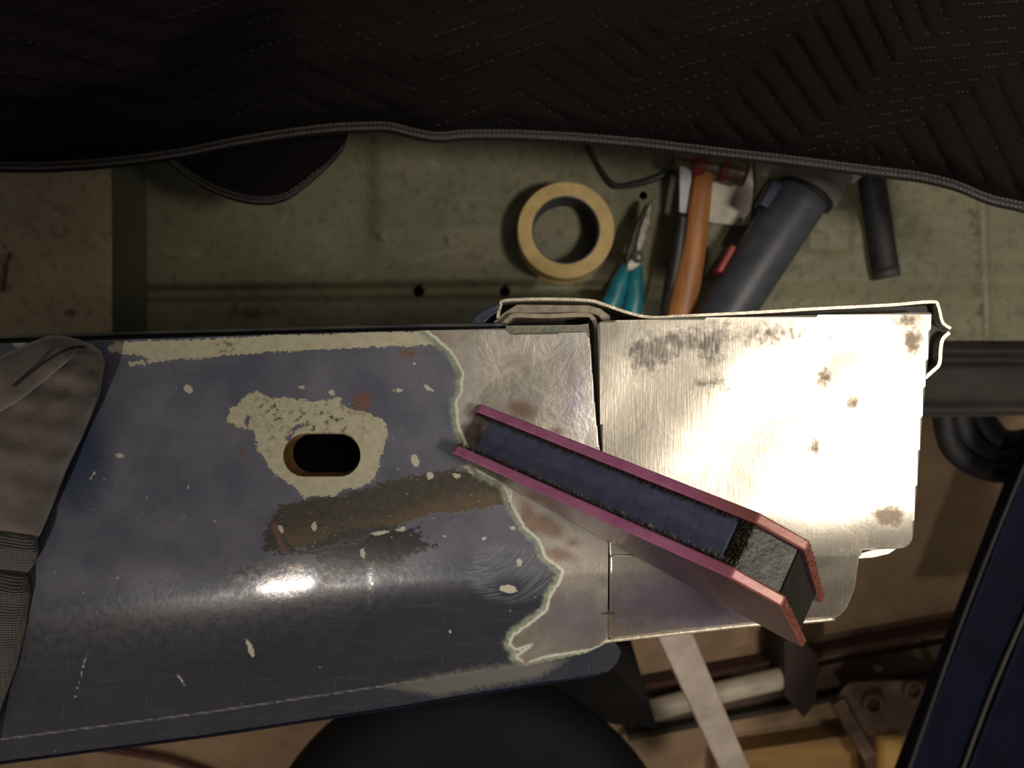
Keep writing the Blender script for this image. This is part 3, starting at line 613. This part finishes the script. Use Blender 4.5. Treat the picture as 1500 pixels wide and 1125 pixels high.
for nd in m_box.node_tree.nodes:
    if nd.type == 'MIX' and not nd.inputs[6].is_linked and not nd.inputs[7].is_linked:
        nd.inputs[6].default_value = hexc('83755c'); nd.inputs[7].default_value = hexc('918268')
bx.data.materials[0] = m_box
bx['label'] = 'raised side box with a round dimple'
x_w = P(163, 0, -.42).x
box('side_box_wall', (x_w-.002, P(0, 520, -.42).y, ZP), (x_w, P(0, -60, -.42).y, -.422), simple('grey green side wall', '454636', '525242', 12, .7), pan)
# debris clip on the side box
tube('wire_clip', [P(14, 372, -.415), P(8, 384, -.40), P(6, 400, -.405), P(2, 425, -.414)], .0028, simple('rusty wire', '5a4534', '7a5a3c', 100, .7), pan, 8)
# dark cross member and sill right of the pan
cm = thing('cross_member', P(1440, 550, -.50), 'dark brown ribbed steel cross member along the right edge of the floor pan', 'beam')
m_cm = simple('dark undersealed steel', '221d1a', '302824', 14, .75, 0, .6, dist=.004)
def zcm(X, Y): return -.51+.012*np.exp(-((Y-514)/8)**2)-.010*np.exp(-((Y-527)/7)**2)+.010*np.exp(-((Y-600)/9)**2)+.003*np.sin(X/30)*np.sin(Y/23)
sheet('beam_web', [(1200, 499), (1700, 499), (1700, 602), (1480, 606), (1200, 612)], zcm, m_cm, cm, 4, thick=.004)
prism('beam_lip', [P(*q, -.515) for q in ((1200, 606), (1700, 598), (1700, 606), (1200, 614))], (0, 0, -.06), m_cm, cm, bw=.001)

# tools
m_tape = simple('masking tape', 'b39a66', 'c7ac74', 60, .75, 0, .3); m_core = simple('grey card core', '3c3d44', '4d4e52', 60, .8)
rt = thing('masking_tape_roll', P(840, 345, ZP), 'roll of cream masking tape lying on the grey-green pan', 'tape roll')
kz = (H-(ZP+.052))/F; cen = P(829, 337, ZP+.052); ro, ri = 71*kz, 48*kz
h0 = .052
lathe('tape_winding', [(ri+.0016, .0), (ro-.001, .0), (ro, -.001), (ro, -h0), (ri+.0016, -h0)], cen, m_tape, rt, 72, False)
for i_ in range(0): pass
lathe('card_core', [(ri+.0015, -.0008), (ri+.0015, -h0+.001), (ri, -h0+.001), (ri, -.0008)], cen, m_core, rt, 64, False)
# pliers with teal handles
pl = thing('pliers', P(930, 380, ZP+.02), 'pliers with teal handles and long steel jaws, tip pointing up', 'pliers')
m_st = simple('tool steel', '6f6b66', '9c968c', 80, .4, .8, .2); m_teal = simple('teal dipped grip', '0f5a64', '1a7480', 60, .4, 0, .2)
zt = ZP+.05
prism('jaw', [P(*q, zt) for q in ((957, 291), (950, 296), (938, 330), (932, 352), (930, 372), (938, 374), (946, 352), (954, 325))], (0, 0, -.012), m_st, pl, bw=.002)
prism('jaw', [P(*q, zt-.003) for q in ((956, 293), (944, 302), (928, 335), (918, 366), (914, 388), (926, 384), (934, 350))], (0, 0, -.012), simple('dark tool steel', '35302b', '4a443c', 80, .45, .7), pl, bw=.002)
lathe('pivot', [(0.0001, .004), (.006, .003), (.007, 0), (.007, -.014), (.0001, -.014)], P(934, 376, zt), m_st, pl, 20, close=False)
prism('handle_neck', [P(*q, zt) for q in ((930, 370), (943, 374), (938, 388), (928, 396), (916, 398), (918, 384))], (0, 0, -.012), m_st, pl, bw=.002)
for pts in ([(934, 388), (930, 410), (929, 440), (920, 480)], [(918, 388), (908, 412), (898, 440), (872, 490)]):
    tube('handle', [P(a_, b_, zt-.006) for a_, b_ in pts], [.0055, .0095, .011, .010], m_teal, pl, 14, .8)
# hammer
hm = thing('hammer', P(1010, 350, ZP+.02), 'hammer with varnished wooden handle and steel head, red paint at its neck', 'hammer')
m_wood = simple('varnished hickory', '8a5730', 'ad7440', 30, .45, 0, .15, stretch=(3, .4, 3)); m_red = simple('red paint', '5a1414', '742020', 60, .5)
pts = [P(1032, 240, ZP+.055), P(1024, 300, ZP+.055), P(1014, 370, ZP+.052), P(1000, 450, ZP+.05), P(985, 540, ZP+.05)]
tube('wooden_handle', pts, [.0105, .0125, .0145, .0155, .016], m_wood, hm, 16, .75)
hz = ZP+.055
tube('hammer_head', [P(985, 235, hz), P(1002, 238, hz), P(1020, 241, hz), P(1048, 245, hz), P(1058, 247, hz), P(1092, 256, hz)], [.009, .010, .013, .010, .012, .0135], simple('browned hammer steel', '4a4034', '70634f', 50, .45, .7), hm, 20, 1, 4)
tube('neck_collar', [P(1013, 239, hz), P(1022, 241, hz), P(1031, 243, hz)], [.0145, .0155, .0145], m_red, hm, 18, 1, 3)['label'] = 'red painted collar round the handle'
tube('paint_ring', [P(1054, 247, hz), P(1063, 249, hz)], .0138, m_red, hm, 18, 1, 2)['label'] = 'red painted ring'
# second steel tool left of the hammer
kn = thing('putty_knife', P(1005, 300, ZP+.02), 'steel blade with black handle alongside the hammer, left of it', 'knife')
prism('blade', [P(*q, ZP+.062) for q in ((996, 225), (1012, 225), (1013, 262), (1004, 318), (995, 318))], (0, 0, -.003), simple('pale steel blade', 'a3a1a8', 'b8b4bc', 60, .5, .2), kn, bw=.0008)
tube('black_handle', [P(1000, 312, ZP+.06), P(994, 360, ZP+.055), P(984, 420, ZP+.045), P(974, 490, ZP+.035)], [.006, .008, .009, .009], simple('black plastic', '171614', '22201d', 60, .5), kn, 12, .8)
# folded white cloth
pg = thing('paper_towel', P(1070, 290, ZP), 'folded white paper towel under the hammer head', 'paper')
m_pap = simple('white paper', 'b8b2a4', 'cdc7b8', 40, .9, 0, .6, dist=.003)
for k, dz in ((0, 0), (1, .003)):
    sheet('paper_fold', rounded([(1028-k*2, 222), (1101, 228), (1104, 280), (1098, 331-k*2), (1036, 326-k), (1026, 300)], [4, 6, 4, 8, 6, 2]), lambda X, Y, dz=dz: ZP+.028+dz+.003*np.sin(X/17+Y/23)+.0*X, m_pap, pg, 4, thick=.002)
# angle grinder
gr = thing('angle_grinder', P(1140, 340, ZP+.04), 'dark blue-grey angle grinder with silver gear head lying diagonally', 'power tool')
m_gr = simple('grey blue grinder housing', '33363e', '41434a', 40, .42, 0, .1); m_alu = simple('cast aluminium', 'b0a8a0', 'cbc2b8', 60, .5, .1, .2)
gz = ZP+.07
tube('motor_housing', [P(1180, 278, gz), P(1170, 294, gz), P(1133, 350, gz), P(1085, 425, gz), P(1025, 520, gz)], [.028, .029, .029, .028, .028], m_gr, gr, 36, .9, 5)
tube('housing_collar', [P(1205, 244, gz), P(1190, 266, gz), P(1180, 282, gz)], [.034, .036, .035], simple('dark collar', '6a645d', '7a736b', 50, .5), gr, 36, .9, 3)
tube('collar_groove', [P(1181, 282, gz), P(1177, 288, gz)], .0315, simple('black groove', '101014', '15151a', 50, .6), gr, 36, .9, 2)
tube('gear_head', [P(1245, 188, gz), P(1222, 224, gz), P(1209, 243, gz)], [.030, .036, .033], m_alu, gr, 12, .8, 3, False)
tube('side_handle_boss', [P(1232, 236, gz), P(1255, 258, gz-.005)], [.02, .011], m_alu, gr, 14, 1, 3)
tube('spindle_guard', [P(1180, 226, gz-.01), P(1135, 236, gz-.02), P(1112, 242, gz-.02)], [.03, .02, .012], m_alu, gr, 16, .4, 3)
prism('slide_switch', [P(*q, gz+.026) for q in ((1132, 262), (1148, 270), (1126, 306), (1112, 298))], (0, 0, -.02), simple('navy switch', '20263a', '282e44', 30, .4), gr, bw=.002)
prism('red_button', [P(*q, gz+.008) for q in ((1072, 357), (1080, 362), (1058, 400), (1050, 396))], (0, 0, -.02), simple('red plastic', '7a2a24', '8c342c', 60, .45), gr, bw=.002)['label'] = 'small red button on the side'
# black pipe
bp = thing('rubber_hose_piece', P(1290, 330, ZP+.02), 'short straight black pipe right of the grinder', 'pipe')
m_blk = simple('black rubber', '0f0f13', '18181e', 40, .65, 0, .3)
tube('hose_wall', [P(1272, 180, ZP+.05), P(1276, 255, ZP+.045), P(1287, 330, ZP+.03), P(1297, 396, ZP+.022)], .0145, m_blk, bp, 20, 1, 6)
tube('cut_end', [P(1297, 394, ZP+.022), P(1299.5, 407, ZP+.022)], [.0148, .0142], simple('scuffed rubber end', '2c2a2a', '3a3836', 90, .7), bp, 20, 1, 2)
# black cord
tag(tube('power_cord', [P(835, 140, ZP+.02), P(858, 205, ZP+.012), P(872, 238, ZP+.008), P(895, 268, ZP+.014), P(915, 272, ZP+.018), P(950, 265, ZP+.024), P(985, 248, ZP+.026), P(1010, 225, ZP+.026), P(1030, 170, ZP+.02)], .0036, simple('black green cord', '161a14', '20241c', 40, .5), None, 10), 'thin black cord looping between tape roll and hammer', 'cord')

# ------------------------------------------------------------ below: garage floor and what stands on it
ZF = -.92
mf = M('brown dusty concrete'); ob = mf.obj(); a1_ = mf.noise(ob, 3, 6, .6); a2_ = mf.noise(ob, 25, 5)
mf.bump(a2_, .3, .004)
fl_ = mesh('floor', [(-3, -3, ZF), (3, -3, ZF), (3, 3, ZF), (-3, 3, ZF)], [[0, 1, 2, 3]], mf.set(mf.mix(mf.rng(mf.ma('ADD', mf.ma('MULTIPLY', a1_, .7), mf.ma('MULTIPLY', a2_, .3)), .38, .62), hexc('80664c'), hexc('a88c6e')), .8, 0), None, False)
fl_['kind'] = 'structure'
def bar(name, p, q, w, h, mat, parent=None, bw=.001):
    p = Vector(p); q = Vector(q); t = (q-p).normalized(); s = t.cross(Vector((0, 0, 1))).normalized()*w/2; u = s.normalized().cross(t)*h
    if u.z > 0: u = -u
    return prism(name, [p+s, p-s, q-s, q+s], u, mat, parent, False, bw)
tr = tag(bar('square_steel_tube', P(978, 905, -.40), P(1094, 1165, -.62), .035, .03, simple('worn white painted steel', 'b5a89c', 'd0c2b6', 30, .5, .3, .2), None, .003), 'pale square steel tube running diagonally down to the floor, below the panel', 'tube')
tag(tube('round_white_pipe', [P(930, 1048, -.84), P(1040, 1018, -.84), P(1160, 990, -.84)], .0165, simple('cream pipe', 'a79c8a', 'b8ad9a', 20, .5), None, 20, 1, 3), 'cream round pipe lying under the diagonal square tube', 'pipe')
# stool seat
st_ = thing('stool_seat', P(680, 1330, -.52), 'round black padded stool seat under the lower edge of the panel', 'stool')
ks = (H+.46)/F; cs = P(682, 1335, -.46); Rs = 330*ks
mbk = simple('black vinyl', '050609', '090b10', 15, .75, 0, .2, dist=.003, spec=.2)
lathe('seat_pad', [(0.001, .0), (Rs*.55, .002), (Rs*.60, -.004), (Rs*.64, .003), (Rs*.88, -.002), (Rs*.97, -.02), (Rs, -.045), (Rs*.98, -.065), (.001, -.066)], cs, mbk, st_, 96, close=False)
lathe('seat_base', [(0.001, -.066), (Rs*.9, -.066), (Rs*.9, -.08), (.03, -.09), (.03, ZF+.46), (.001, ZF+.46)], cs, m_dark, st_, 48, close=False)
prism('stool_bracket', [P(*q, -.56) for q in ((770, 960), (925, 940), (940, 990), (964, 1068), (900, 1062), (770, 1030))], (0, 0, -.02), simple('dark grey plate', '0f0d0c', '161312', 20, .9, spec=.2), st_, bw=.002)
# navy post at lower right
ps = thing('blue_steel_post', P(1450, 900, -.60), 'dark navy folded steel post crossing the lower right corner', 'post')
prism('post_face', [P(*q, -.50) for q in ((1545, 575), (1700, 575), (1515, 860), (1392, 1165), (1318, 1165))], (0, 0, -.03), m_navy, ps, bw=.003)
prism('post_face', [P(*q, -.497) for q in ((1700, 420), (1750, 420), (1750, 1165), (1404, 1165), (1522, 862))], (0, 0, -.03), m_navy, ps, bw=.003)
tube('worn_fold_edge', [P(1540, 815, -.494), P(1460, 995, -.494), P(1396, 1165, -.494)], .0022, simple('worn edge', '2c2726', '3c3533', 20, .6), ps, 8)
tube('worn_outer_edge', [P(1545, 575, -.498), P(1420, 880, -.498), P(1318, 1165, -.498)], .0022, simple('worn edge dark', '141419', '202026', 20, .6), ps, 8)
# black hoses behind the post
for i, (a_, r_, lab_) in enumerate((([(1378, 560), (1388, 640), (1410, 672), (1450, 690), (1500, 690), (1560, 670)], .014, 'outermost black hose hanging below the dark cross member'),
                            ([(1398, 560), (1410, 630), (1440, 664), (1480, 672), (1560, 650)], .015, 'middle black hose hanging below the dark cross member'),
                            ([(1425, 560), (1440, 620), (1480, 650), (1560, 630)], .018, 'innermost black hose hanging below the dark cross member'),)):
    tag(tube('black_hose', [P(x, y, -.62-.01*i) for x, y in a_], r_, m_blk, None, 14), lab_, 'hose')['group'] = 'black hoses below the cross member'
# rails and rusty hardware on the floor
rl = thing('floor_rail', P(1200, 980, ZF), 'rusty brown steel channel rail lying on the floor at lower right', 'rail')
m_rl = simple('rusty brown rail', '4a382b', '5e4a3a', 15, .75, 0, .3); m_rl2 = simple('dark rust lip', '3a2018', '4a2c20', 20, .8)
bar('rail_bed', P(920, 1052, ZF+.02), P(1480, 950, ZF+.02), .055, .02, m_rl, rl)
bar('rail_lip', P(920, 1012, ZF+.045), P(1480, 908, ZF+.045), .009, .045, m_rl2, rl)
bar('rail_lip', P(920, 1082, ZF+.045), P(1480, 975, ZF+.045), .009, .045, simple('dark rail lip', '2a231c', '362c24', 20, .8), rl)
tag(prism('rusty_end_plate', [P(*q, ZF+.10) for q in ((1148, 938), (1178, 940), (1200, 962), (1196, 1030), (1178, 1052), (1150, 1020))], (0, 0, -.09), simple('maroon brown plate', '281a16', '34221c', 20, .8), None, bw=.002), 'dark maroon steel end plate by the end of the cream pipe', 'plate')
br_ = thing('rusty_bracket', P(1290, 1030, ZF), 'rusty two-hole steel bracket at the end of the floor rail', 'bracket')
m_rb = simple('rusty bracket steel', '4a382c', '6a5444', 30, .65, .2, .5)
bpl = sheet('bracket_plate', rounded([(1222, 1030), (1245, 1000), (1290, 996), (1350, 1000), (1368, 1020), (1345, 1070), (1310, 1085), (1262, 1082)], [6, 8, 4, 10, 8, 8, 8, 6]), lambda X, Y: ZF+.10+.01*np.sin(X/22)*np.sin(Y/18), m_rb, br_, 4, [circ(1279, 1031, 11), circ(1338, 1011, 10)], thick=.006)
for cx, cy, r in ((1279, 1031, 14), (1338, 1011, 13)):
    kk = (H-ZF-.1)/F; lathe('hole_boss', [(r*kk*.75, .004), (r*kk, .004), (r*kk*1.1, -.006), (r*kk*.75, -.006)], P(cx, cy, ZF+.11), m_rb, bpl, 24)
bar('bracket_arm', P(1228, 1028, ZF+.11), P(1275, 1110, ZF+.11), .020, .02, m_rb, br_)
bar('bracket_leg', P(1272, 1080, ZF+.10), P(1280, 1160, ZF+.10), .018, .03, m_rl2, br_)
tag(prism('wooden_board', [P(*q, ZF+.05) for q in ((1050, 1106), (1262, 1075), (1350, 1062), (1380, 1180), (1050, 1190))], (0, 0, -.05), simple('yellow pine board', '7a5a2e', '96733e', 8, .6, 0, .2, stretch=(.3, 4, 1)), None, bw=.003), 'yellow pine board on the floor at the bottom edge', 'board')
tag(tube('wood_dowel', [P(1300, 1075, ZF+.10), P(1302, 1120, ZF+.10), P(1304, 1170, ZF+.10)], .020, simple('pine end', '9a763c', 'ac8748', 20, .6), None, 16), 'short yellow wooden dowel standing against the rusty bracket', 'dowel')
tag(tube('red_cable', [P(120, 1092, ZF+.01), P(200, 1104, ZF+.01), P(260, 1116, ZF+.01), P(350, 1150, ZF+.01)], .006, simple('dark red cable', '42201a', '52281e', 20, .6), None, 10), 'dark red cable on the floor at the bottom left', 'cable')
